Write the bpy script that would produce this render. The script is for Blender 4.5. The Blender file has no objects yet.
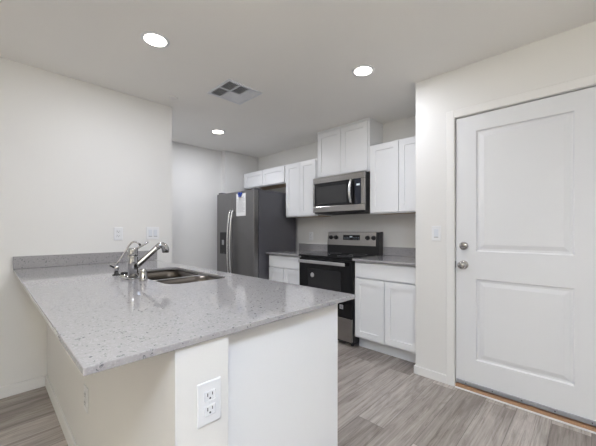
import bpy, bmesh, math
from mathutils import Vector, Matrix
R = math.radians
S = bpy.context.scene
COL = S.collection

# ------------------------------------------------------------------ camera
cd = bpy.data.cameras.new('camera')
cam = bpy.data.objects.new('camera', cd)
COL.objects.link(cam)
cam.location = (0, 0, 1.193)
cam.rotation_euler = (R(90), 0, R(44.11))
cd.sensor_width = 36.0
cd.lens = 303.0 / 596.0 * 36.0
cd.shift_y = 7.7 / 596.0
cd.clip_start = 0.02
S.camera = cam

# ------------------------------------------------------------------ daylight
W = bpy.data.worlds.new('sky')
S.world = W
W.use_nodes = True
bgn = W.node_tree.nodes['Background']
bgn.inputs[0].default_value = (1.13, 1.02, 0.84, 1)
bgn.inputs[1].default_value = 1.9
S.view_settings.view_transform = 'Standard'
S.view_settings.look = 'None'
S.view_settings.gamma = 1.0
S.view_settings.use_curve_mapping = False
S.view_settings.exposure = 0.20

# room sizes
H = 2.43
XL = -3.02      # wall the peninsula joins
YD = 2.505      # wall with the entry door
YB = 3.22       # wall behind the range
XF = -4.16      # wall beside the fridge
XR = 2.9        # wall with the window (right of the camera)
YR = -3.4       # wall behind the camera


def portal(name, loc, rot, sx, sy):
    ld = bpy.data.lights.new(name, 'AREA')
    ld.shape = 'RECTANGLE'
    ld.size, ld.size_y = sx, sy
    ld.cycles.is_portal = True
    o = bpy.data.objects.new(name, ld)
    COL.objects.link(o)
    o.location = loc
    o.rotation_euler = rot


WIN2 = (-1.2, 1.0, 0.05, 2.1)      # unseen glass door added in the rear wall: x0,x1,z0,z1
portal('added_door_portal', ((WIN2[0] + WIN2[1]) / 2, YR - 0.03, (WIN2[2] + WIN2[3]) / 2), (R(90), 0, 0), WIN2[1] - WIN2[0], WIN2[3] - WIN2[2])


# unseen area light added to imitate flash bounced off the ceiling behind the camera
ld = bpy.data.lights.new('bounce_flash_key', 'AREA')
ld.shape = 'DISK'
ld.size = 0.5
ld.energy = 17.0
ld.color = (0.64, 0.91, 1.55)
lo = bpy.data.objects.new('bounce_flash_key', ld)
COL.objects.link(lo)
lo.location = (0.55, -0.16, H - 0.03)
# unseen up-facing fill, added behind the camera to brighten the ceiling
ld = bpy.data.lights.new('added_ceiling_fill', 'AREA')
ld.shape = 'DISK'
ld.size = 0.7
ld.energy = 68.0
ld.color = (1.09, 1.05, 0.87)
lo = bpy.data.objects.new('added_ceiling_fill', ld)
COL.objects.link(lo)
lo.location = (0.7, -0.5, 1.85)
lo.rotation_euler = (R(180), 0, 0)

# ------------------------------------------------------------------ materials
def mat(name, col, rough=0.5, metal=0.0, spec=0.5, coat=0.0):
    m = bpy.data.materials.new(name)
    m.use_nodes = True
    b = m.node_tree.nodes['Principled BSDF']
    b.inputs['Base Color'].default_value = (*col, 1)
    b.inputs['Roughness'].default_value = rough
    b.inputs['Metallic'].default_value = metal
    b.inputs['Specular IOR Level'].default_value = spec
    b.inputs['Coat Weight'].default_value = coat
    return m


def nodes_of(m):
    nt = m.node_tree
    return nt, nt.nodes['Principled BSDF']


def coords(nt, scale=(1, 1, 1), rot=(0, 0, 0)):
    tc = nt.nodes.new('ShaderNodeTexCoord')
    mp = nt.nodes.new('ShaderNodeMapping')
    mp.inputs['Scale'].default_value = scale
    mp.inputs['Rotation'].default_value = rot
    nt.links.new(tc.outputs['Object'], mp.inputs['Vector'])
    return mp.outputs['Vector']


def noise(nt, vec, scale, detail=2, rough=0.5):
    n = nt.nodes.new('ShaderNodeTexNoise')
    n.inputs['Scale'].default_value = scale
    n.inputs['Detail'].default_value = detail
    n.inputs['Roughness'].default_value = rough
    nt.links.new(vec, n.inputs['Vector'])
    return n


def ramp(nt, fac, stops):
    r = nt.nodes.new('ShaderNodeValToRGB')
    e = r.color_ramp.elements
    while len(e) < len(stops):
        e.new(0.5)
    for k, (p, c) in enumerate(stops):
        e[k].position = p
        e[k].color = (*c, 1)
    nt.links.new(fac, r.inputs['Fac'])
    return r


def mix(nt, a, b, fac, mode='MIX'):
    m = nt.nodes.new('ShaderNodeMix')
    m.data_type = 'RGBA'
    m.blend_type = mode
    for sock, v in ((m.inputs[0], fac), (m.inputs[6], a), (m.inputs[7], b)):
        if hasattr(v, 'is_linked'):
            nt.links.new(v, sock)
        elif isinstance(v, (int, float)):
            sock.default_value = v
        else:
            sock.default_value = (*v, 1)
    return m.outputs[2]


def bump(nt, b, height, strength, dist):
    n = nt.nodes.new('ShaderNodeBump')
    n.inputs['Strength'].default_value = strength
    n.inputs['Distance'].default_value = dist
    nt.links.new(height, n.inputs['Height'])
    nt.links.new(n.outputs['Normal'], b.inputs['Normal'])


def painted(name, col, rough=0.55, bscale=130.0, bstr=0.12):
    m = mat(name, col, rough, spec=0.35)
    nt, b = nodes_of(m)
    v = coords(nt)
    n = noise(nt, v, bscale, 3)
    bump(nt, b, n.outputs['Fac'], bstr, 0.002)
    n2 = noise(nt, v, 1.3, 2)
    r = ramp(nt, n2.outputs['Fac'], [(0.3, tuple(c * 0.975 for c in col)), (0.7, col)])
    nt.links.new(r.outputs['Color'], b.inputs['Base Color'])
    return m


M = {}
M['wall'] = painted('wall_paint', (0.782, 0.777, 0.765))
M['ceiling'] = painted('ceiling_paint', (0.92, 0.905, 0.875), 0.8, 90, 0.25)
M['trim'] = painted('trim_paint', (0.83, 0.825, 0.815), 0.35, 60, 0.02)
M['door'] = painted('door_paint', (0.785, 0.795, 0.815), 0.38, 60, 0.03)
M['cabinet'] = painted('cabinet_paint', (0.865, 0.875, 0.89), 0.35, 60, 0.015)
M['plastic'] = mat('white_plastic', (0.80, 0.81, 0.83), 0.3)
M['rocker'] = mat('switch_plastic', (0.74, 0.77, 0.82), 0.25)
M['slot'] = mat('dark_slot', (0.03, 0.03, 0.035), 0.6)
M['cabinet_wood'] = mat('raw_cabinet_underside', (0.52, 0.38, 0.26), 0.6)


def quartz():
    m = mat('speckled_quartz', (0.5, 0.5, 0.5), 0.07, spec=0.6)
    nt, b = nodes_of(m)
    v = coords(nt)
    base = noise(nt, v, 90, 4, 0.7)
    c0 = ramp(nt, base.outputs['Fac'], [(0.3, (0.325, 0.316, 0.322)), (0.55, (0.345, 0.336, 0.341)), (0.75, (0.365, 0.356, 0.362))])
    vor = nt.nodes.new('ShaderNodeTexVoronoi')
    vor.inputs['Scale'].default_value = 260
    nt.links.new(v, vor.inputs['Vector'])
    sep = nt.nodes.new('ShaderNodeSeparateColor')
    nt.links.new(vor.outputs['Color'], sep.inputs['Color'])
    dark = ramp(nt, sep.outputs[0], [(0.86, (0, 0, 0)), (0.90, (.28, .28, .28))])
    c1 = mix(nt, c0.outputs['Color'], (0.21, 0.205, 0.21), dark.outputs['Color'])
    lite = ramp(nt, sep.outputs[1], [(0.84, (0, 0, 0)), (0.88, (.22, .22, .22))])
    c2 = mix(nt, c1, (0.56, 0.56, 0.58), lite.outputs['Color'])
    vor2 = nt.nodes.new('ShaderNodeTexVoronoi')
    vor2.inputs['Scale'].default_value = 185
    nt.links.new(v, vor2.inputs['Vector'])
    sep2 = nt.nodes.new('ShaderNodeSeparateColor')
    nt.links.new(vor2.outputs['Color'], sep2.inputs['Color'])
    chip = ramp(nt, sep2.outputs[2], [(0.945, (0, 0, 0)), (0.955, (1, 1, 1))])
    n3 = noise(nt, v, 260, 2)
    chipn = ramp(nt, n3.outputs['Fac'], [(0.44, (0, 0, 0)), (0.52, (1, 1, 1))])
    chipm = mix(nt, chip.outputs['Color'], chipn.outputs['Color'], 1.0, 'MULTIPLY')
    c3 = mix(nt, c2, (0.11, 0.11, 0.13), chipm)
    nt.links.new(c3, b.inputs['Base Color'])
    return m


M['quartz'] = quartz()


def planks():
    m = mat('wood_look_planks', (0.3, 0.25, 0.2), 0.34, spec=0.5)
    nt, b = nodes_of(m)
    v = coords(nt, rot=(0, 0, R(90)))
    br = nt.nodes.new('ShaderNodeTexBrick')
    br.offset = 0.37
    br.offset_frequency = 2
    br.inputs['Color1'].default_value = (0.0, 0.0, 0.0, 1)
    br.inputs['Color2'].default_value = (1, 1, 1, 1)
    br.inputs['Mortar'].default_value = (0.5, 0.5, 0.5, 1)
    br.inputs['Scale'].default_value = 1.0
    br.inputs['Mortar Size'].default_value = 0.0016
    br.inputs['Mortar Smooth'].default_value = 0.1
    br.inputs['Brick Width'].default_value = 1.22
    br.inputs['Row Height'].default_value = 0.18
    nt.links.new(v, br.inputs['Vector'])
    tone = ramp(nt, br.outputs['Color'], [(0.0, (0.250, 0.220, 0.200)), (0.5, (0.350, 0.315, 0.292)), (1.0, (0.470, 0.432, 0.406))])
    # offset the grain per plank
    sh = nt.nodes.new('ShaderNodeVectorMath')
    sh.operation = 'MULTIPLY_ADD'
    nt.links.new(br.outputs['Color'], sh.inputs[0])
    sh.inputs[1].default_value = (7.3, 4.1, 2.0)
    nt.links.new(v, sh.inputs[2])
    st = nt.nodes.new('ShaderNodeMapping')
    st.inputs['Scale'].default_value = (0.55, 20, 1)
    nt.links.new(sh.outputs[0], st.inputs['Vector'])
    g = noise(nt, st.outputs['Vector'], 3.2, 8, 0.68)
    g.inputs['Distortion'].default_value = 0.6
    gr = ramp(nt, g.outputs['Fac'], [(0.32, (0.60, 0.58, 0.56)), (0.46, (0.92, 0.91, 0.90)), (0.56, (1.06, 1.06, 1.06)), (0.70, (1.28, 1.29, 1.30))])
    st2 = nt.nodes.new('ShaderNodeMapping')
    st2.inputs['Scale'].default_value = (1.1, 5.5, 1)
    nt.links.new(sh.outputs[0], st2.inputs['Vector'])
    g2 = noise(nt, st2.outputs['Vector'], 2.4, 5, 0.6)
    g2.inputs['Distortion'].default_value = 1.2
    gr2 = ramp(nt, g2.outputs['Fac'], [(0.32, (0.72, 0.70, 0.68)), (0.5, (1.0, 1.0, 1.0)), (0.68, (1.18, 1.18, 1.18))])
    c = mix(nt, tone.outputs['Color'], gr.outputs['Color'], 1.0, 'MULTIPLY')
    c = mix(nt, c, gr2.outputs['Color'], 1.0, 'MULTIPLY')
    st3 = nt.nodes.new('ShaderNodeMapping')
    st3.inputs['Scale'].default_value = (1.8, 42, 1)
    nt.links.new(sh.outputs[0], st3.inputs['Vector'])
    g3 = noise(nt, st3.outputs['Vector'], 1.6, 6, 0.75)
    g3.inputs['Distortion'].default_value = 0.8
    vein = ramp(nt, g3.outputs['Fac'], [(0.36, (0.62, 0.585, 0.55)), (0.44, (1, 1, 1)), (0.62, (1, 1, 1)), (0.74, (1.15, 1.15, 1.15))])
    c = mix(nt, c, vein.outputs['Color'], 1.0, 'MULTIPLY')
    c = mix(nt, c, (0.15, 0.13, 0.12), br.outputs['Fac'])
    nt.links.new(c, b.inputs['Base Color'])
    bump(nt, b, g.outputs['Fac'], 0.12, 0.002)
    return m


M['planks'] = planks()


def brushed(name, col, rough, axis='x', metal=1.0):
    m = mat(name, col, rough, metal)
    nt, b = nodes_of(m)
    sc = {'x': (2, 300, 300), 'z': (300, 300, 2)}[axis]
    v = coords(nt, sc)
    n = noise(nt, v, 1.0, 2)
    r = ramp(nt, n.outputs['Fac'], [(0.3, tuple(c * 0.92 for c in col)), (0.7, tuple(c * 1.05 for c in col))])
    nt.links.new(r.outputs['Color'], b.inputs['Base Color'])
    return m


M['steel'] = brushed('brushed_stainless', (0.37, 0.355, 0.34), 0.22)
M['fridge_front'] = brushed('fridge_door_steel', (0.26, 0.255, 0.255), 0.36, 'z')
M['fridge_side'] = mat('fridge_side_grey', (0.105, 0.105, 0.12), 0.42, 0.0)
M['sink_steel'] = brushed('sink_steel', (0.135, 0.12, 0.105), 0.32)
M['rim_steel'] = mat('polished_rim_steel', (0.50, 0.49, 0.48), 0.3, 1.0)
M['chrome'] = mat('chrome', (0.46, 0.46, 0.47), 0.06, 1.0)
M['nickel'] = mat('satin_nickel', (0.50, 0.49, 0.48), 0.14, 1.0)
M['handle_steel'] = mat('handle_steel', (0.72, 0.72, 0.72), 0.22, 1.0)
M['black_glass'] = mat('black_glass', (0.006, 0.006, 0.007), 0.08, 0.0, 0.4)
M['window_glass_dark'] = mat('oven_window_glass', (0.022, 0.022, 0.024), 0.1)
M['black'] = mat('black_enamel', (0.012, 0.012, 0.013), 0.3)
M['mw_window'] = mat('microwave_window', (0.035, 0.035, 0.036), 0.22)
M['navy'] = mat('control_panel_navy', (0.012, 0.015, 0.028), 0.12)
M['print'] = mat('panel_print', (0.38, 0.45, 0.55), 0.4)
M['paper'] = mat('paper', (0.78, 0.78, 0.77), 0.7)
M['ink'] = mat('grey_ink', (0.42, 0.42, 0.43), 0.7)
M['blue'] = mat('blue_plastic', (0.02, 0.06, 0.35), 0.35)
M['sticker'] = mat('sticker_paper', (0.62, 0.62, 0.62), 0.5)
M['threshold'] = mat('threshold_wood', (0.40, 0.235, 0.135), 0.55)
M['sweep'] = mat('door_sweep_grey', (0.40, 0.41, 0.45), 0.4, 0.6)
M['vent_white'] = mat('vent_enamel', (0.74, 0.76, 0.80), 0.4)
M['vent_dark'] = mat('vent_duct_dark', (0.06, 0.06, 0.065), 0.8)
M['detector'] = mat('sprinkler_cover_paint', (0.80, 0.78, 0.76), 0.5)


def glass():
    m = bpy.data.materials.new('window_glass')
    m.use_nodes = True
    nt = m.node_tree
    nt.nodes.clear()
    out = nt.nodes.new('ShaderNodeOutputMaterial')
    mx = nt.nodes.new('ShaderNodeMixShader')
    t = nt.nodes.new('ShaderNodeBsdfTransparent')
    g = nt.nodes.new('ShaderNodeBsdfGlossy')
    g.inputs['Roughness'].default_value = 0.0
    mx.inputs[0].default_value = 0.06
    nt.links.new(t.outputs[0], mx.inputs[1])
    nt.links.new(g.outputs[0], mx.inputs[2])
    nt.links.new(mx.outputs[0], out.inputs[0])
    return m


M['glass'] = glass()


def emitter(name, col, strength):
    m = bpy.data.materials.new(name)
    m.use_nodes = True
    b = m.node_tree.nodes['Principled BSDF']
    b.inputs['Base Color'].default_value = (0.8, 0.8, 0.8, 1)
    b.inputs['Emission Color'].default_value = (*col, 1)
    b.inputs['Emission Strength'].default_value = strength
    return m


M['lens'] = emitter('lamp_lens', (1.0, 0.93, 0.82), 9.0)
M['display'] = emitter('lit_display', (0.45, 0.6, 0.75), 0.35)


# ------------------------------------------------------------------ mesh helpers
class MB:
    def __init__(self):
        self.bm = bmesh.new()

    def _merge(self, t):
        me = bpy.data.meshes.new('t')
        t.to_mesh(me)
        t.free()
        self.bm.from_mesh(me)
        bpy.data.meshes.remove(me)
        return self

    def box(self, x0, x1, y0, y1, z0, z1, bev=0.0, seg=2, mtx=None):
        t = bmesh.new()
        bmesh.ops.create_cube(t, size=1)
        for v in t.verts:
            v.co = Vector((x0 + (v.co.x + .5) * (x1 - x0), y0 + (v.co.y + .5) * (y1 - y0), z0 + (v.co.z + .5) * (z1 - z0)))
        if bev > 0:
            bmesh.ops.bevel(t, geom=list(t.edges), offset=bev, segments=seg, profile=0.5, affect='EDGES')
        if mtx is not None:
            bmesh.ops.transform(t, matrix=mtx, verts=t.verts)
        return self._merge(t)

    def lathe(self, prof, mtx=None, n=32, cap=True):
        """prof: list of (r, z); spun about z"""
        t = bmesh.new()
        rings = []
        for r, z in prof:
            if r < 1e-6:
                rings.append([t.verts.new((0, 0, z))])
            else:
                rings.append([t.verts.new((r * math.cos(2 * math.pi * k / n), r * math.sin(2 * math.pi * k / n), z)) for k in range(n)])
        for a, b in zip(rings, rings[1:]):
            if len(a) == 1 and len(b) == 1:
                continue
            for k in range(n):
                j = (k + 1) % n
                if len(a) == 1:
                    t.faces.new((a[0], b[k], b[j]))
                elif len(b) == 1:
                    t.faces.new((a[k], a[j], b[0]))
                else:
                    t.faces.new((a[k], a[j], b[j], b[k]))
        if cap:
            for ring, flip in ((rings[0], True), (rings[-1], False)):
                if len(ring) > 1:
                    t.faces.new(ring[::-1] if flip else ring)
        for f in t.faces:
            f.smooth = True
        bmesh.ops.recalc_face_normals(t, faces=t.faces)
        if mtx is not None:
            bmesh.ops.transform(t, matrix=mtx, verts=t.verts)
        return self._merge(t)

    def tube(self, pts, rad, n=14, flat=None):
        """swept tube through pts; rad number or list; flat=(a,b) ellipse factors"""
        pts = [Vector(p) for p in pts]
        rads = rad if isinstance(rad, (list, tuple)) else [rad] * len(pts)
        t = bmesh.new()
        rings = []
        ref = None
        for i, p in enumerate(pts):
            d = (pts[min(i + 1, len(pts) - 1)] - pts[max(i - 1, 0)]).normalized()
            if ref is None:
                up = Vector((0, 0, 1)) if abs(d.z) < 0.9 else Vector((1, 0, 0))
                ref = (up - d * up.dot(d)).normalized()
            else:
                ref = (ref - d * ref.dot(d)).normalized()
            s = d.cross(ref)
            fa, fb = flat or (1, 1)
            rings.append([t.verts.new(p + (ref * math.cos(2 * math.pi * k / n) * fa + s * math.sin(2 * math.pi * k / n) * fb) * rads[i]) for k in range(n)])
        for a, b in zip(rings, rings[1:]):
            for k in range(n):
                j = (k + 1) % n
                t.faces.new((a[k], a[j], b[j], b[k]))
        t.faces.new(rings[0][::-1])
        t.faces.new(rings[-1])
        for f in t.faces:
            f.smooth = True
        bmesh.ops.recalc_face_normals(t, faces=t.faces)
        return self._merge(t)

    def build(self, name, m, parent=None, loc=None):
        me = bpy.data.meshes.new(name)
        if loc is not None:
            bmesh.ops.translate(self.bm, vec=-Vector(loc), verts=self.bm.verts)
        self.bm.to_mesh(me)
        self.bm.free()
        for mm in (m if isinstance(m, (list, tuple)) else [m]):
            me.materials.append(mm)
        o = bpy.data.objects.new(name, me)
        COL.objects.link(o)
        if parent:
            o.parent = parent
        if loc is not None:
            o.location = loc
        return o


def smooth_edges(o, ang=35):
    for p in o.data.polygons:
        p.use_smooth = True
    o.data.set_sharp_from_angle(angle=R(ang))
    return o


def thing(name, label, cat, loc=(0, 0, 0), group=None, rz=0):
    o = bpy.data.objects.new(name, None)
    o.empty_display_size = 0.1
    COL.objects.link(o)
    o.location = loc
    o.rotation_euler = (0, 0, rz)
    tag(o, label, cat, group)
    return o


def tag(o, label, cat, group=None):
    o['label'] = label
    o['category'] = cat
    if group:
        o['group'] = group
    return o


def struct(o):
    o['kind'] = 'structure'
    return o


def T(x, y, z):
    return Matrix.Translation((x, y, z))


AX_X = Matrix.Rotation(R(90), 4, 'Y')     # lathe z -> +x
AX_NY = Matrix.Rotation(R(90), 4, 'X')    # lathe z -> -y


# ------------------------------------------------------------------ the room
struct(MB().box(-4.4, XR + .12, YR - .12, YB + .12, -0.08, 0).build('floor', M['planks']))
struct(MB().box(-4.4, XR + .12, YR - .12, YB + .12, H, H + 0.1).build('ceiling', M['ceiling']))
struct(MB().box(XL - .12, XL, YR - .12, 1.30, 0, H).build('wall_left', M['wall']))
struct(MB().box(XF, XL - .12, 1.18, 1.30, 0, H).build('wall_hall', M['wall']))
struct(MB().box(XF - .14, XF, 1.18, YB + .12, 0, H).box(XF - .01, -4.060, 2.575, YB, 0, H).build('wall_far', M['wall']))
struct(MB().box(XF, XR + .12, YB, YB + .12, 0, H).build('wall_back', M['wall']))
DX0, DX1, DZ1 = -0.768, 0.085, 2.066     # rough opening of the entry door
XW = -1.058
struct(MB().box(XW, DX0, YD, YD + .13, 0, H).box(XW, XW + .12, YD + .12, YB, 0, H)
       .box(DX1, XR, YD, YD + .13, 0, H).box(DX0, DX1, YD, YD + .13, DZ1, H).build('wall_door', M['wall']))
struct(MB().box(XR, XR + .12, YR - .12, YB, 0, H).build('wall_right', M['wall']))
x0, x1, z0, z1 = WIN2
struct(MB().box(XL, x0, YR - .12, YR, 0, H).box(x1, XR, YR - .12, YR, 0, H).box(x0, x1, YR - .12, YR, 0, z0)
       .box(x0, x1, YR - .12, YR, z1, H).build('wall_rear', M['wall']))

# unseen glass door behind the camera, added to let daylight in
x0, x1, z0, z1 = WIN2
xm = (x0 + x1) / 2
w = struct(MB().box(x0, x0 + .06, YR - .09, YR - .04, z0, z1).box(x1 - .06, x1, YR - .09, YR - .04, z0, z1)
           .box(x0 + .06, x1 - .06, YR - .09, YR - .04, z0, z0 + .06).box(x0 + .06, x1 - .06, YR - .09, YR - .04, z1 - .06, z1)
           .box(xm - .03, xm + .03, YR - .09, YR - .04, z0 + .06, z1 - .06).build('added_window_1', M['trim']))
MB().box(x0 + .06, xm - .03, YR - .07, YR - .064, z0 + .06, z1 - .06).build('pane', M['glass'], w)
MB().box(xm + .03, x1 - .06, YR - .07, YR - .064, z0 + .06, z1 - .06).build('pane', M['glass'], w)

# low wall carrying the bar side of the peninsula
XP = -0.752
struct(MB().box(XL, XP, 0.332, 0.487, 0, 0.895).build('wall_pony', M['wall']))


def baseboard(name, x0, x1, y0, y1):
    return struct(MB().box(x0, x1, y0, y1, 0, 0.083, 0.003, 1).build(name, M['trim']))


baseboard('baseboard_left', XL, XL + .013, YR, .319)
baseboard('baseboard_pony', XL + .013, XP, .319, .332)
b_ = MB().box(XW - .012, -0.812, YD - .012, YD, 0, 0.068, 0.003, 1).box(XW - .012, XW, YD, 2.59, 0, 0.068, 0.003, 1)
struct(b_.build('baseboard_door', M['trim']))
baseboard('baseboard_far', XF, XF + .012, 1.30, 2.575)
baseboard('baseboard_rear', XL + .013, WIN2[0], YR, YR + .013)
baseboard('baseboard_right', XR - .013, XR, YR + .013, YD)

# entry door: slab with two raised panels, jamb casing, threshold
SX0, SX1, SZ0, SZ1 = -0.747, 0.065, 0.036, 2.047
YS = YD + 0.008


def panel_slab(mb, x0, x1, z0, z1, yf, th, panels, steps):
    """slab facing -y with stepped rectangular panels: steps = [(inset, dy)...] with dy>0 going into the slab"""
    t = bmesh.new()
    xs = sorted({x0, x1} | {p[0] for p in panels} | {p[1] for p in panels})
    zs = sorted({z0, z1} | {p[2] for p in panels} | {p[3] for p in panels})

    def quad(a, b, c, d):
        t.faces.new([t.verts.new(p) for p in (a, b, c, d)])
    for i in range(len(xs) - 1):
        for k in range(len(zs) - 1):
            a, b, c, d = xs[i], xs[i + 1], zs[k], zs[k + 1]
            if any(p[0] <= a and b <= p[1] and p[2] <= c and d <= p[3] for p in panels):
                continue
            quad((a, yf, c), (b, yf, c), (b, yf, d), (a, yf, d))
    for p in panels:
        prev = (p[0], p[1], p[2], p[3], yf)
        for ins, dy in steps:
            cur = (p[0] + ins, p[1] - ins, p[2] + ins, p[3] - ins, yf + dy)
            A = [(prev[0], prev[4], prev[2]), (prev[1], prev[4], prev[2]), (prev[1], prev[4], prev[3]), (prev[0], prev[4], prev[3])]
            B = [(cur[0], cur[4], cur[2]), (cur[1], cur[4], cur[2]), (cur[1], cur[4], cur[3]), (cur[0], cur[4], cur[3])]
            for k in range(4):
                j = (k + 1) % 4
                quad(A[k], A[j], B[j], B[k])
            prev = cur
        quad(*[(prev[0], prev[4], prev[2]), (prev[1], prev[4], prev[2]), (prev[1], prev[4], prev[3]), (prev[0], prev[4], prev[3])])
    yb = yf + th
    quad((x0, yf, z0), (x0, yf, z1), (x0, yb, z1), (x0, yb, z0))
    quad((x1, yf, z0), (x1, yb, z0), (x1, yb, z1), (x1, yf, z1))
    quad((x0, yf, z1), (x1, yf, z1), (x1, yb, z1), (x0, yb, z1))
    quad((x0, yf, z0), (x0, yb, z0), (x1, yb, z0), (x1, yf, z0))
    quad((x0, yb, z0), (x0, yb, z1), (x1, yb, z1), (x1, yb, z0))
    bmesh.ops.remove_doubles(t, verts=t.verts, dist=1e-5)
    bmesh.ops.recalc_face_normals(t, faces=t.faces)
    mb._merge(t)
    return mb


dr = panel_slab(MB(), SX0, SX1, SZ0, SZ1, YS, 0.042,
                [(-0.612, -0.075, 1.040, 1.930), (-0.612, -0.075, 0.238, 0.838)],
                [(0.0, 0.0), (0.008, 0.009), (0.022, 0.010), (0.050, 0.003)]).build('door_1', M['door'])
struct(dr)
hx, hz = -0.694, 0.935
h = MB().lathe([(0, 0), (0.033, 0), (0.033, 0.004), (0.026, 0.010), (0.013, 0.013), (0.012, 0.032), (0.022, 0.038), (0.028, 0.048), (0.028, 0.056), (0.022, 0.065), (0.010, 0.069), (0, 0.0695)],
               T(hx, YS, hz) @ AX_NY).build('door_knob', M['nickel'], dr)
h['label'] = 'round satin nickel door knob'
h = MB().lathe([(0, 0), (0.031, 0), (0.031, 0.006), (0.027, 0.014), (0.016, 0.018), (0, 0.019)], T(hx + .001, YS, 1.078) @ AX_NY).build('deadbolt', M['nickel'], dr)
MB().box(hx - .016, hx + .018, YS - .034, YS - .018, 1.073, 1.083, 0.003).build('thumb_turn', M['nickel'], h)
MB().box(SX0 - .012, SX0 - .0005, YS - .002, YS + .012, .91, .96, 0.001, 1).build('strike_plate', M['slot'], dr)
sw = MB().box(SX0 + .004, SX1 - .004, YS - .009, YS, SZ0 + .002, SZ0 + .03, 0.002, 1).build('door_sweep', M['sweep'], dr)
sw['label'] = 'grey metal sweep along the door bottom'
for k in range(5):
    x = SX0 + .07 + k * .17
    MB().lathe([(0, 0), (.004, 0), (.003, .002), (0, .0025)], T(x, YS - .009, SZ0 + .016) @ AX_NY, 10).build('screw', M['slot'], sw)
# casing: jamb lining and narrow flat architrave
c = MB()
c.box(DX0, SX0 - .005, YD - .001, YD + .13, 0, DZ1)
c.box(SX1 + .005, DX1, YD - .001, YD + .13, 0, DZ1)
c.box(SX0 - .005, SX1 + .005, YD - .001, YD + .13, SZ1 + .005, DZ1)
c.box(-.812, SX0 - .008, YD - .011, YD - .0005, 0, SZ1 + .066, .003, 1)
c.box(SX1 + .008, .132, YD - .011, YD - .0005, 0, SZ1 + .066, .003, 1)
c.box(SX0 - .008, SX1 + .008, YD - .011, YD - .0005, SZ1 + .008, SZ1 + .066, .003, 1)
struct(c.build('trim_1', M['trim']))
tr = MB().box(SX0 - .002, SX1 + .002, YD + .0, YD + .115, 0.0, 0.026, 0.002, 1)
tr.box(SX0 - .002, SX1 + .002, YD - .010, YD, 0.0, 0.018, 0.003, 1)
struct(tr.build('trim_2', M['threshold']))
struct(MB().box(SX0 - .002, SX1 + .002, YD - .018, YD - .0105, 0.0, 0.011, 0.002, 1).build('trim_3', M['trim']))
# dark weather strip behind the slab's edge gap
struct(MB().box(SX0 - .0045, SX1 + .0045, YS + .043, YS + .055, .036, SZ1 + .0045).build('trim_4', M['slot']))


# ------------------------------------------------------------------ cabinets
def shaker(x0, x1, z0, z1, yf, th=0.02, rail=0.057):
    return panel_slab(MB(), x0, x1, z0, z1, yf, th, [(x0 + rail, x1 - rail, z0 + rail, z1 - rail)], [(0.0, 0.0), (0.0015, 0.009)])


def L(o, x, y, z=0):
    """shift an object's mesh to be local to an empty at (x,y,z)"""
    o.data.transform(T(-x, -y, -z))
    return o


def wall_cabinet(label, x0, x1, z0, z1, yf=2.902, doors=2, group=None, crown=0.0):
    cx = (x0 + x1) / 2
    o = thing('upper_cabinet', label, 'cabinet', (cx, YB, z0))
    yb = YB - .002
    m = MB().box(x0, x1, yf + .021, yb, z0 + .012, z1, .001, 1)
    m.box(x0, x1, yf + .021, yf + .04, z0, z0 + .0125, .001, 1)     # face-frame lip
    L(m.build('body', M['cabinet'], o), cx, YB, z0)
    L(MB().box(x0 + .016, x1 - .016, yf + .041, yb, z0 + .004, z0 + .0118).build('underside', M['cabinet_wood'], o), cx, YB, z0)
    if crown:
        L(MB().box(x0 - .004, x1 + .004, yf + .008, yb, z1, z1 + crown, .002, 1).build('top_moulding', M['cabinet'], o), cx, YB, z0)
    w_ = (x1 - x0 - .030 - .006 * (doors - 1)) / doors
    for k in range(doors):
        a = x0 + .015 + k * (w_ + .006)
        L(shaker(a, a + w_, z0 + .014, z1 - .014, yf).build('door', M['cabinet'], o), cx, YB, z0)
    return o


def base_cabinet(label, x0, x1, yf=2.60, doors=2):
    cx = (x0 + x1) / 2
    o = thing('base_cabinet', label, 'cabinet', (cx, YB, 0))
    m = MB().box(x0, x1, yf + .021, YB - .002, .114, .889, .001, 1)
    L(m.build('body', M['cabinet'], o), cx, YB)
    L(MB().box(x0, x1, yf + .096, YB - .002, 0, .1135).build('toe_kick', M['cabinet'], o), cx, YB)
    L(MB().box(x0 + .012, x1 - .012, yf, yf + .02, .728, .872, .002, 1).build('drawer_front', M['cabinet'], o), cx, YB)
    w_ = (x1 - x0 - .024 - .006 * (doors - 1)) / doors
    for k in range(doors):
        a = x0 + .012 + k * (w_ + .006)
        L(shaker(a, a + w_, .134, .716, yf).build('door', M['cabinet'], o), cx, YB)
    return o


RX0, RX1 = -2.478, -1.738       # range
base_cabinet('white two door base cabinet with a drawer right of the range', -1.730, XW - .004)
base_cabinet('white base cabinet between the refrigerator and the range', -3.065, RX0 - .006)
wall_cabinet('white shaker upper cabinet right of the microwave by the entry wall', -1.739, XW - .004, 1.374, 2.118)
wall_cabinet('raised white shaker cabinet reaching the ceiling above the microwave', -2.485, -1.744, 1.844, 2.410, crown=.02)
wall_cabinet('tall white shaker upper cabinet between microwave and refrigerator', -3.062, -2.492, 1.378, 2.112)
wall_cabinet('short white shaker cabinet mounted over the refrigerator', -4.045, -3.070, 1.86, 2.112)


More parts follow.
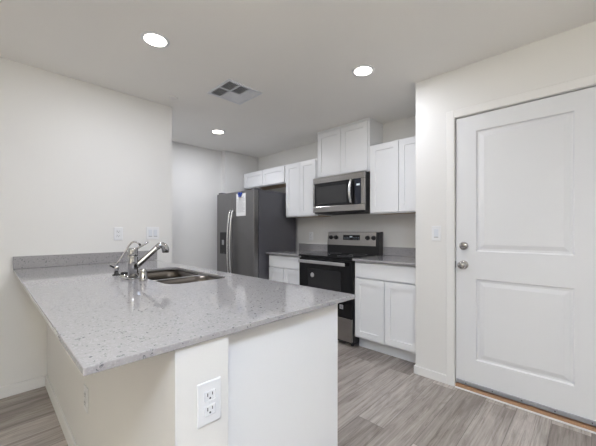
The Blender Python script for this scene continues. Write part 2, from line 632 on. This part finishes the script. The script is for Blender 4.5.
def slab_with_hole(x0, x1, y0, y1, z0, z1, hole=None, hr=0.07, bev=0.003):
    t = bmesh.new()

    def loop(pts):
        vs = [t.verts.new((x, y, z1)) for x, y in pts]
        return [t.edges.new((vs[k], vs[(k + 1) % len(vs)])) for k in range(len(vs))]
    es = loop([(x0, y0), (x1, y0), (x1, y1), (x0, y1)])
    if hole:
        es += loop(round_rect(*hole, hr))
        bmesh.ops.triangle_fill(t, use_beauty=True, use_dissolve=False, edges=es)
    else:
        t.faces.new([e.verts[0] for e in es])
    r = bmesh.ops.extrude_face_region(t, geom=list(t.faces))
    bmesh.ops.translate(t, vec=(0, 0, z0 - z1), verts=[g for g in r['geom'] if isinstance(g, bmesh.types.BMVert)])
    bmesh.ops.recalc_face_normals(t, faces=t.faces)
    sharp = [e for e in t.edges if len(e.link_faces) == 2 and e.calc_face_angle() > 0.9]
    bmesh.ops.bevel(t, geom=sharp, offset=bev, segments=2, profile=0.5, affect='EDGES')
    return MB()._merge(t)


def round_rect(x0, x1, y0, y1, r, n=8):
    pts = []
    for cx, cy, a0 in ((x1 - r, y1 - r, 0), (x0 + r, y1 - r, 90), (x0 + r, y0 + r, 180), (x1 - r, y0 + r, 270)):
        for k in range(n + 1):
            a = R(a0 + 90 * k / n)
            pts.append((cx + r * math.cos(a), cy + r * math.sin(a)))
    return pts


ZK = 0.912     # kitchen worktop height
ZC = 0.914     # peninsula worktop height
# kitchen worktops and splashes
tag(slab_with_hole(-1.731, XW - .002, 2.572, YB - .001, .8895, ZK).build('countertop', M['quartz']), 'short grey quartz countertop right of the range', 'countertop')
tag(slab_with_hole(-3.085, RX0 - .0155, 2.572, YB - .001, .8895, ZK).build('countertop', M['quartz']), 'short grey quartz countertop between refrigerator and range', 'countertop')
tag(MB().box(-1.731, XW - .002, YB - .021, YB - .001, ZK + .0005, 1.008, .002, 1).build('backsplash', M['quartz']), 'low grey quartz backsplash on the wall right of the range', 'backsplash')
tag(MB().box(-3.085, RX0 - .027, YB - .021, YB - .001, ZK + .0005, 1.008, .002, 1).build('backsplash', M['quartz']), 'low grey quartz backsplash between refrigerator and range', 'backsplash')

# ------------------------------------------------------------------ peninsula
SK = (-2.33, -1.556, 0.658, 1.022)      # sink opening
PX = XP + .008
tag(slab_with_hole(XL + .001, PX + .002, 0.138, 1.127, .8955, ZC, SK, .075).build('peninsula_countertop', M['quartz']),
    'large pale speckled quartz countertop of the peninsula in the foreground', 'countertop')
tag(MB().box(XL + .0005, XL + .021, 0.138, 1.15, ZC + .0005, 1.005, .002, 1).build('backsplash', M['quartz']),
    'low grey speckled quartz backsplash behind the peninsula outlets', 'backsplash')
o = thing('sink_cabinet', 'white base cabinet of the peninsula with a plain end panel facing the camera', 'cabinet', (-1.9, .49, 0))
m = MB()
X0, X1, Y0, Y1 = XL + .003, XP - .036, .4875, 1.060
m.box(X1 - .018, X1, Y0, Y1, 0, .895, .0015, 1)
m.box(X0, X0 + .018, Y0, Y1 - .022, .1, .895)
m.box(X0 + .018, X1 - .018, Y0, Y1 - .022, .1, .118)
m.box(X0 + .018, X1 - .018, Y0, Y0 + .01, .118, .895)
m.box(X0, X1 - .018, Y1 - .09, Y1 - .075, 0, .0995)
for k in range(5):
    x = X0 + .018 + k * (X1 - X0 - .056) / 4
    m.box(x, x + .02, Y1 - .029, Y1 - .022, .118, .83)
L(m.build('body', M['cabinet'], o), -1.9, .49)
wd = (X1 - X0 - .03) / 4
for k in range(4):
    a = X0 + .008 + k * wd
    t = shaker(-(a + wd - .006), -a, .134, .876, -Y1, .02)
    d = t.build('door', M['cabinet'], o)
    d.data.transform(Matrix.Rotation(R(180), 4, 'Z'))
    L(d, -1.9, .49)


# sink: two under-mounted bowls
def bowl(x0, x1, y0, y1, r, depth, ztop):
    """open rounded bowl, a closed skin 1.5 mm thick"""
    t = bmesh.new()
    inner = [(0.0, 0.0), (0.003, -.3), (0.006, -.6), (0.010, -.80), (0.016, -.91), (0.026, -.965), (0.042, -.99), (0.065, -1.0), (.078, -1.0)]
    th = .0015
    rings = []
    for prof, off in ((inner[::-1], 0.0), (inner, th)):
        for ins, zz in prof:
            i = ins - off
            pts = round_rect(x0 + i, x1 - i, y0 + i, y1 - i, max(r - i * .75, .012))
            rings.append([t.verts.new((x, y, ztop + zz * depth - (off if zz < -.5 else 0))) for x, y in pts])
    n = len(rings[0])
    for a, b in zip(rings, rings[1:]):
        for k in range(n):
            j = (k + 1) % n
            t.faces.new((a[k], b[k], b[j], a[j])).smooth = True
    t.faces.new(rings[0])
    t.faces.new(rings[-1])
    bmesh.ops.recalc_face_normals(t, faces=t.faces)
    return MB()._merge(t)


s = thing('kitchen_sink', 'stainless steel double bowl sink set into the peninsula countertop', 'sink', (-1.95, .84, .7))
ZS = .895
XM = -1.885
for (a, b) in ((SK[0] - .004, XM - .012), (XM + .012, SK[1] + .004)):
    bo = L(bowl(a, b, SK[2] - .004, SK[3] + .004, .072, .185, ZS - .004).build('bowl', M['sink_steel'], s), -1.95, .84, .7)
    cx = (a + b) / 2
    dd = MB().lathe([(0, .0), (.020, .0), (.022, .003), (.044, .004), (.046, .0015), (.046, 0), (0, 0)], T(cx, .85, ZS - .1888)).build('drain', M['chrome'], bo)
    L(dd, -1.95, .84, .7)
rm = bmesh.new()
es = []
for pts in ([(SK[0] - .025, SK[2] - .015), (SK[1] + .025, SK[2] - .015), (SK[1] + .025, SK[3] + .010), (SK[0] - .025, SK[3] + .010)],
            round_rect(SK[0] - .0045, XM - .0115, SK[2] - .0045, SK[3] + .0045, .072), round_rect(XM + .0115, SK[1] + .0045, SK[2] - .0045, SK[3] + .0045, .072)):
    vs = [rm.verts.new((x, y, ZS - .0005)) for x, y in pts]
    es += [rm.edges.new((vs[k], vs[(k + 1) % len(vs)])) for k in range(len(vs))]
bmesh.ops.triangle_fill(rm, use_beauty=True, use_dissolve=False, edges=es)
ex_ = bmesh.ops.extrude_face_region(rm, geom=list(rm.faces))
bmesh.ops.translate(rm, vec=(0, 0, -.003), verts=[q_ for q_ in ex_['geom'] if isinstance(q_, bmesh.types.BMVert)])
bmesh.ops.recalc_face_normals(rm, faces=rm.faces)
L(MB()._merge(rm).build('rim', M['rim_steel'], s), -1.95, .84, .7)

# faucet
FX, FY = -1.915, .597
f = thing('kitchen_faucet', 'chrome single lever kitchen faucet with angled pull-out spout', 'faucet', (FX, FY, ZC))
MB().lathe([(0, 0), (.034, 0), (.034, .005), (.029, .009), (0, .009)]).build('base', M['chrome'], f)
MB().lathe([(0, .009), (.0265, .009), (.0265, .128), (.0255, .130), (.0265, .132), (.0265, .172), (.024, .177), (0, .178)]).build('body', M['chrome'], f)
sd = Vector((.16, .985, 0)).normalized()
up = Vector((0, 0, 1))
p0 = sd * .012 + up * .068
p1 = sd * .132 + up * .180
pts = [p0 + (p1 - p0) * (k / 8) for k in range(9)]
MB().tube(pts, [.017, .018, .0175, .0165, .016, .0155, .0155, .0155, .016], 18).build('spout', M['chrome'], f)
q = [p1 - (p1 - p0).normalized() * .006, p1 + sd * .012 + up * .009, p1 + sd * .026 + up * .010, p1 + sd * .040 + up * .001, p1 + sd * .046 - up * .016, p1 + sd * .047 - up * .034]
sh = MB().tube(q, [.0165, .019, .0205, .0215, .0215, .0195], 20).build('spray_head', M['chrome'], f)
MB().tube([q[-1], q[-1] - up * .003], .0165, 18).build('nozzle', M['slot'], sh)
ld_ = Vector((.45, .89, 0)).normalized()
MB().tube([up * .172 + ld_ * .012, up * .180 + ld_ * .03, up * .194 + ld_ * .052, up * .212 + ld_ * .080], [.006, .0055, .0048, .0045], 12).build('lever', M['chrome'], f)

# little caps and the drinking water tap along the bar side of the sink
g = thing('air_gap', 'short chrome air gap cap beside the faucet base', 'sink cap', (-1.814, .618, ZC))
MB().lathe([(0, 0), (.023, 0), (.023, .003), (.0205, .005), (.0205, .054), (.018, .060), (.010, .063), (0, .0635)]).build('cap', M['chrome'], g)
MB().box(.012, .0215, -.004, .004, .012, .030, .001, 1).build('vent_slot', M['slot'], g)
g = thing('hole_cover', 'low chrome sink hole cover with black top between tap and faucet', 'sink cap', (-2.035, .587, ZC))
MB().lathe([(0, 0), (.030, 0), (.030, .004), (.024, .008), (.022, .014), (0, .014)]).build('base', M['chrome'], g)
MB().lathe([(0, .014), (.021, .014), (.022, .024), (.017, .030), (0, .031)]).build('cap', M['black'], g)
TX, TY = -2.150, .575
g = thing('water_filter_tap', 'slim chrome gooseneck drinking water tap with black lever', 'tap', (TX, TY, ZC))
MB().lathe([(0, 0), (.024, 0), (.024, .004), (.014, .008), (.013, .020), (0, .020)]).build('base', M['black'], g)
MB().lathe([(0, .020), (.012, .020), (.0125, .05), (.009, .056), (0, .057)]).build('valve', M['chrome'], g)
td = Vector((.62, .785, 0)).normalized()
arc = [up * z_ + td * (.145 * h_) for h_, z_ in ((0, .05), (.03, .075), (.2, .112), (.38, .150), (.50, .184), (.60, .201), (.71, .209), (.83, .206), (.93, .196), (1, .182))]
MB().tube(arc, .0052, 12).build('gooseneck', M['chrome'], g)
MB().tube([arc[-2], arc[-1] - up * .006 + td * .004], .0068, 12).build('tip', M['black'], g)
MB().tube([up * .044, up * .050 - td * .018 + Vector((0, 0, 0)), up * .060 - td * .038], [.0075, .0065, .005], 10).build('lever', M['black'], g)


# ------------------------------------------------------------------ outlets and switches
def outlet(label, mtx, loc, name='wall_outlet', cat='outlet', group=None):
    """duplex plate modelled facing -y, rotated by mtx and put at loc"""
    o = thing(name, label, cat, loc, group)
    o.matrix_world = T(*loc) @ mtx
    MB().box(-.036, .036, -.0062, -.0002, -.0585, .0585, .0035, 2).build('cover_plate', M['plastic'], o)
    for dz in (-.0195, .0195):
        r_ = MB().box(-.0165, .0165, -.0078, -.0056, dz - .0135, dz + .0135, .003, 2).build('receptacle', M['plastic'], o)
        mm = MB()
        mm.box(-.0085, -.0062, -.0083, -.0074, dz - .001, dz + .008)
        mm.box(.0058, .0078, -.0083, -.0074, dz + .0003, dz + .008)
        mm.lathe([(0, 0), (.0026, 0), (.0026, .0009), (0, .0009)], T(0, -.0074, dz - .0068) @ AX_NY, 12)
        mm.build('slots', M['slot'], r_)
    MB().lathe([(0, 0), (.003, 0), (.002, .001), (0, .0012)], T(0, -.006, 0) @ AX_NY, 12).build('screw', M['plastic'], o)
    return o


def switch(label, mtx, loc, gangs=1, cat='light switch'):
    o = thing('light_switch', label, cat, loc)
    o.matrix_world = T(*loc) @ mtx
    hw = .036 + .023 * (gangs - 1)
    MB().box(-hw, hw, -.0062, -.0002, -.0585, .0585, .0035, 2).build('cover_plate', M['plastic'], o)
    for k in range(gangs):
        cx = (k - (gangs - 1) / 2) * .046
        rk = MB().box(cx - .0165, cx + .0165, -.0085, -.0055, -.033, .033, .0012, 1,
                      T(0, 0, 0)).build('rocker', M['rocker'], o)
        MB().box(cx - .0165, cx + .0165, -.0095, -.0084, -.0345, -.0275, .0004, 1).build('rocker_edge', M['ink'], rk)
    return o


FX_P = Matrix.Rotation(R(90), 4, 'Z')      # -y face turned to +x
ID = Matrix.Identity(4)
outlet('white duplex outlet on the left wall above the backsplash', FX_P, (XL, .822, 1.166))
switch('wide white double rocker switch on the left wall near the faucet', FX_P, (XL, 1.115, 1.170), 2)
outlet('white duplex outlet on the end face of the peninsula, nearest the camera', FX_P, (XP, .425, .726))
outlet('white outlet seen edge on below the bar overhang of the peninsula', ID, (-1.705, .332, .405))
outlet('small white outlet between refrigerator and range above the backsplash', ID, (-2.86, YB, 1.115))
outlet('white outlet right of the range half hidden by the entry wall', ID, (-1.295, YB, 1.115))
switch('single white rocker switch on the wall left of the entry door', ID, (-.889, YD, 1.172))

# ------------------------------------------------------------------ range
g = thing('range', 'freestanding black glass range with stainless backguard, knobs and drawer', 'range', ((RX0 + RX1) / 2, 2.9, 0))
gx, gy = (RX0 + RX1) / 2, 2.9


def P(mb, name, m, parent, at=None):
    at = at or (gx, gy)
    return L(mb.build(name, m, parent), *at)


YF = 2.575
P(MB().box(RX0, RX1, 2.605, 3.19, .03, .897, .002, 1), 'body', M['black'], g)
for (x, y) in ((RX0 + .05, 2.66), (RX1 - .05, 2.66), (RX0 + .05, 3.13), (RX1 - .05, 3.13)):
    P(MB().lathe([(0, 0), (.018, 0), (.018, .0295), (0, .0295)], T(x, y, 0), 14), 'foot', M['black'], g)
ck = P(MB().box(RX0 - .002, RX1 + .002, 2.572, 3.12, .8975, .917, .004, 2), 'cooktop', M['black_glass'], g)
for (x, y, r) in ((RX0 + .2, 2.74, .105), (RX1 - .2, 2.74, .085), (RX0 + .2, 3.0, .08), (RX1 - .2, 3.0, .1)):
    P(MB().lathe([(r, 0), (r, .0003), (r - .003, .0003), (r - .003, 0)], T(x, y, .917), 40, False), 'burner_ring', M['ink'], ck)
dr_ = P(MB().box(RX0 + .004, RX1 - .004, YF, 2.603, .300, .880, .004, 2), 'oven_door', M['black_glass'], g)
P(MB().box(RX0 + .135, RX1 - .135, YF - .0012, YF + .002, .44, .765, .0006, 1), 'oven_window', M['window_glass_dark'], dr_)
hd = MB().box(RX0 + .03, RX1 - .06, YF - .046, YF - .030, .826, .864, .006, 2)
for x in (RX0 + .06, RX1 - .10):
    hd.box(x - .014, x + .014, YF - .032, YF + .001, .835, .857, .003, 1)
P(hd, 'handle', M['handle_steel'], dr_)
# round sticker on the window and a small square label low on the door
st = P(MB().lathe([(0, 0), (.026, 0), (.026, .0012), (0, .0012)], T(RX0 + .208, YF - .0012, .694) @ AX_NY, 24), 'round_sticker', M['sticker'], dr_)
P(MB().lathe([(.021, 0), (.021, .0006), (.015, .0006), (.015, 0)], T(RX0 + .208, YF - .0024, .694) @ AX_NY, 24, False).box(RX0 + .202, RX0 + .214, YF - .0031, YF - .0024, .688, .700), 'sticker_print', M['ink'], st)
st = P(MB().box(RX1 - .152, RX1 - .108, YF - .0015, YF, .381, .425, .002, 1), 'square_label', M['ink'], dr_)
P(MB().lathe([(.012, 0), (.012, .0006), (.008, .0006), (.008, 0)], T(RX1 - .130, YF - .0015, .403) @ AX_NY, 20, False), 'label_print', M['black'], st)
P(MB().box(RX0 + .004, RX1 - .004, YF + .002, 2.603, .055, .292, .004, 2), 'storage_drawer', M['steel'], g)
# backguard, face leaning back a little
bg = bmesh.new()
pr = [(3.10, .9), (3.10, 1.012), (3.115, 1.172), (3.16, 1.18), (3.198, 1.18), (3.198, .9)]
a = [bg.verts.new((RX0 + .006, y, z)) for y, z in pr]
b = [bg.verts.new((RX1 + .006, y, z)) for y, z in pr]
bg.faces.new(a); bg.faces.new(b[::-1])
for k in range(6):
    bg.faces.new((a[k], b[k], b[(k + 1) % 6], a[(k + 1) % 6]))
bmesh.ops.recalc_face_normals(bg, faces=bg.faces)
P(MB()._merge(bg), 'backguard', M['black'], g)
slope = math.atan2(.015, .160)
TB = T(0, 3.0995, 1.013) @ Matrix.Rotation(-slope, 4, 'X')
cp = P(MB().box(RX0 + .006, RX1 - .03, -.004, 0, 0, .162, .0015, 1, TB), 'control_panel', M['steel'], g)
P(MB().box(-2.225, -1.985, -.007, -.003, .066, .128, .001, 1, TB), 'display', M['black_glass'], cp)
P(MB().box(-2.125, -2.090, -.0076, -.0068, .100, .112, 0, 1, TB), 'clock_digits', M['display'], cp)
for xa in (-2.212, -2.080):
    pm = MB()
    for k in range(4):
        for j in range(2):
            pm.box(xa + k * .024, xa + .014 + k * .024, -.0074, -.0068, .078 + j * .018, .081 + j * .018, 0, 1, TB)
    P(pm, 'button_print', M['print'], cp)
for x in (RX0 + .062, RX0 + .142, RX1 - .140, RX1 - .060):
    kn = P(MB().lathe([(0, 0), (.027, 0), (.027, .004), (.022, .006), (.020, .024), (.017, .027), (0, .0275)], TB @ T(x, -.004, .095) @ AX_NY, 24), 'knob', M['black'], cp)
    P(MB().box(x - .0035, x + .0035, -.036, -.0305, .080, .110, .001, 1, TB), 'pointer', M['black'], kn)

# ------------------------------------------------------------------ microwave
MX0, MX1, MY, MZ0, MZ1 = -2.472, -1.745, 2.815, 1.402, 1.834
mx, my = (MX0 + MX1) / 2, 3.0
g = thing('microwave', 'stainless over-the-range microwave with black window above the range', 'microwave', (mx, my, MZ0))


def Q(mb, name, m, parent):
    return L(mb.build(name, m, parent), mx, my, MZ0)


Q(MB().box(MX0 + .003, MX1 - .003, MY + .03, YB - .004, MZ0, MZ1, .002, 1), 'body', M['black'], g)
fr = MB()
fr.box(MX0, MX1, MY, MY + .029, MZ1 - .072, MZ1 - .002, .004, 2)
fr.box(MX0, MX1, MY, MY + .029, MZ0 + .012, MZ0 + .082, .004, 2)
fr.box(MX1 - .040, MX1, MY, MY + .029, MZ0 + .082, MZ1 - .072, .002, 1)
fr.box(MX0, MX0 + .020, MY, MY + .029, MZ0 + .082, MZ1 - .072, .002, 1)
Q(fr, 'front_frame', M['steel'], g)
dw = Q(MB().box(MX0 + .0205, -1.866, MY + .002, MY + .028, MZ0 + .0825, MZ1 - .0725, .002, 1), 'door', M['black_glass'], g)
Q(MB().box(MX0 + .050, -1.975, MY + .0005, MY + .004, MZ0 + .112, MZ1 - .115, .001, 1), 'window', M['mw_window'], dw)
hp = []
for k in range(11):
    u = k / 10
    hp.append((-1.902, MY - .012 - .034 * math.sin(math.pi * u), MZ0 + .092 + u * .265))
Q(MB().tube(hp, .016, 14, (1.0, 1.3)).box(-1.913, -1.891, MY - .014, MY + .003, MZ0 + .088, MZ0 + .108, .002, 1)
  .box(-1.913, -1.891, MY - .014, MY + .003, MZ0 + .342, MZ0 + .362, .002, 1), 'handle', M['handle_steel'], dw)
cp = Q(MB().box(-1.8655, MX1 - .0405, MY + .001, MY + .028, MZ0 + .0825, MZ1 - .0725, .001, 1), 'control_panel', M['navy'], g)
Q(MB().box(-1.842, -1.800, MY - .0004, MY + .002, MZ0 + .284, MZ0 + .304, 0), 'display', M['display'], cp)
Q(MB().box(MX0 + .02, MX1 - .02, MY + .06, YB - .05, MZ0 - .006, MZ0 - .0002, .002, 1), 'vent_grille', M['slot'], g)

# ------------------------------------------------------------------ refrigerator
EX0, EX1, EY, EZ = -3.990, -3.105, 2.39, 1.742
ex, ey = (EX0 + EX1) / 2, 2.8
g = thing('refrigerator', 'grey stainless side-by-side refrigerator with ice dispenser and long handles', 'refrigerator', (ex, ey, 0))


def K(mb, name, m, parent):
    return L(mb.build(name, m, parent), ex, ey)


K(MB().box(EX0 + .006, EX1 - .004, EY + .085, 3.16, .035, EZ - .012, .004, 2), 'body', M['fridge_side'], g)
for x in (EX0 + .06, EX1 - .06):
    for y in (EY + .13, 3.1):
        K(MB().lathe([(0, 0), (.022, 0), (.022, .0345), (0, .0345)], T(x, y, 0), 14), 'foot', M['black'], g)
K(MB().box(EX0 + .01, EX1 - .01, EY + .06, EY + .084, .03, .085, .003, 1), 'toe_grille', M['black'], g)
for x in (EX0 + .05, EX1 - .05):
    K(MB().box(x - .04, x + .04, EY + .02, EY + .13, EZ - .0115, EZ + .008, .005, 2), 'hinge_cover', M['fridge_side'], g)
XS = -3.585
dl = K(MB().box(EX0, XS - .003, EY, EY + .078, .095, EZ - .016, .008, 3), 'door', M['fridge_front'], g)
drr = K(MB().box(XS + .003, EX1, EY, EY + .078, .095, EZ - .016, .008, 3), 'door', M['fridge_front'], g)


def fridge_handle(x, parent):
    pts = []
    for k in range(17):
        u = k / 16
        pts.append((x, EY - .016 - .048 * math.sin(math.pi * u) ** .6, .47 + u * 1.0))
    mb = MB().tube(pts, .0135, 14, (1.0, 1.1))
    mb.box(x - .013, x + .013, EY - .02, EY + .002, .462, .492, .003, 1).box(x - .013, x + .013, EY - .02, EY + .002, 1.448, 1.478, .003, 1)
    K(mb, 'handle', M['handle_steel'], parent)


fridge_handle(XS - .030, dl)
fridge_handle(XS + .030, drr)
ds = MB()
dx0, dx1, dz0, dz1 = -3.900, -3.735, .860, 1.170
ds.box(dx0, dx1, EY - .004, EY - .0002, dz0, dz0 + .02).box(dx0, dx1, EY - .004, EY - .0002, 1.105, dz1)
ds.box(dx0, dx0 + .012, EY - .004, EY - .0002, dz0 + .02, 1.105).box(dx1 - .012, dx1, EY - .004, EY - .0002, dz0 + .02, 1.105)
ds.box(dx0 + .012, dx1 - .012, EY - .0015, EY - .0002, dz0 + .02, 1.105)
dp = K(ds, 'ice_dispenser', M['black'], dl)
K(MB().box(-3.840, -3.795, EY - .012, EY - .0016, .99, 1.06, .004, 2), 'paddle', M['ink'], dp)
K(MB().box(dx0 + .02, dx1 - .02, EY - .014, EY - .0045, dz0 + .002, dz0 + .012, .002, 1), 'drip_tray', M['black'], dp)

px0, px1, pz0, pz1 = -3.490, -3.280, 1.392, 1.692
o = MB().box(px0, px1, EY - .0016, EY - .0003, pz0, pz1).build('paper_sheet', M['paper'])
tag(o, 'white printed sheet hanging on the right refrigerator door', 'paper')
pt = MB()
for k in range(13):
    z = pz1 - .075 - k * .0145
    pt.box(px0 + .02, px1 - .02 - (.03 if k % 4 == 3 else 0), EY - .0022, EY - .0016, z, z + .005)
pt.box(px0 + .045, px1 - .04, EY - .0022, EY - .0016, pz1 - .058, pz1 - .046)
pt.build('printed_text', M['ink'], o)
g = thing('magnet_clip', 'blue magnetic clip holding the sheet at its top', 'magnet', (-3.395, EY - .002, 1.687))
MB().box(-.042, .046, -.016, -.0004, -.012, .018, .004, 2).build('clip_bar', M['blue'], g)
MB().box(-.026, .028, -.021, -.0006, -.040, -.0125, .005, 2).build('clip_tongue', M['blue'], g)
MB().lathe([(0, 0), (.013, 0), (.012, .010), (.006, .013), (0, .0135)], T(.0, -.016, .008) @ AX_NY, 20).build('grip', M['blue'], g)


# ------------------------------------------------------------------ ceiling
def downlight(label, x, y, watts):
    o = thing('recessed_light', label, 'ceiling light', (x, y, H), 'recessed ceiling lights')
    MB().lathe([(.066, -.001), (.084, -.001), (.086, -.002), (.084, -.004), (.072, -.007), (.066, -.006), (.066, -.001)], None, 48, False).build('trim_ring', M['plastic'], o)
    MB().lathe([(0, -.012), (.045, -.0112), (.060, -.009), (.0655, -.006), (.0655, -.002), (0, -.002)], None, 40, False).build('lens', M['lens'], o)
    ld = bpy.data.lights.new('lamp_glow', 'AREA')
    ld.shape = 'DISK'
    ld.size = .11
    ld.energy = watts
    ld.color = (0.97, 0.995, 1.07)
    l = bpy.data.objects.new('lamp_glow', ld)
    COL.objects.link(l)
    l.parent = o
    l.location = (0, 0, -.0145)
    return o


downlight('round recessed ceiling light nearest the camera above the sink', -2.027, .766, 9.6)
downlight('round recessed ceiling light nearest the entry door', -1.268, 2.03, 6.8)
downlight('smallest recessed ceiling light, nearest the refrigerator', -3.347, 2.019, 9.0)

# supply register with six cells of angled blades
vx0, vx1, vy0, vy1 = -2.463, -2.118, 1.377, 1.728
vx, vy = (vx0 + vx1) / 2, (vy0 + vy1) / 2
g = thing('ceiling_vent', 'square white ceiling air vent with dark slotted cells', 'vent', (vx, vy, H))


def V(mb, name, m):
    return L(mb.build(name, m, g), vx, vy, H)


fw = .022
zf0, zf1 = H - .010, H - .0003
m = MB().box(vx0, vx1, vy0, vy0 + fw, zf0, zf1, .002, 1).box(vx0, vx1, vy1 - fw, vy1, zf0, zf1, .002, 1)
m.box(vx0, vx0 + fw, vy0 + fw, vy1 - fw, zf0, zf1).box(vx1 - fw, vx1, vy0 + fw, vy1 - fw, zf0, zf1)
m.box(vx - .007, vx + .007, vy0 + fw, vy1 - fw, zf0, zf1)
cw = (vy1 - vy0 - 2 * fw) / 3
for k in (1, 2):
    yy = vy0 + fw + k * cw
    m.box(vx0 + fw, vx1 - fw, yy - .006, yy + .006, zf0 + .001, zf1)
V(m, 'frame', M['vent_white'])
V(MB().box(vx0 + .01, vx1 - .01, vy0 + .01, vy1 - .01, H - .0016, H - .0002), 'duct_opening', M['vent_dark'])
for i in range(2):
    for k in range(3):
        a, b_ = (vx0 + fw, vx - .007) if i == 0 else (vx + .007, vx1 - fw)
        c0, c1 = vy0 + fw + k * cw + .006, vy0 + fw + (k + 1) * cw - .006
        dark = (k == 0) or (k == 1 and i == 1)
        ang = 62 if dark else 22
        mb = MB()
        n = 6
        for j in range(n):
            yy = c0 + (j + .5) * (c1 - c0) / n
            wd_ = .0052 if dark else .0085
            mb.box(a, b_, -wd_, wd_, -.0005, .0005, 0, 1, T(0, yy, H - .0062) @ Matrix.Rotation(R(ang if dark else -ang), 4, 'X'))
        V(mb, 'louvres', M['vent_white'])

o = MB().lathe([(0, -.010), (.030, -.010), (.038, -.007), (.040, -.0004), (0, -.0004)], None, 32, False).build('sprinkler_cover', M['detector'])
o.location = (-2.79, 1.215, H)
tag(o, 'small round sprinkler cover on the ceiling near the wall corner', 'sprinkler')
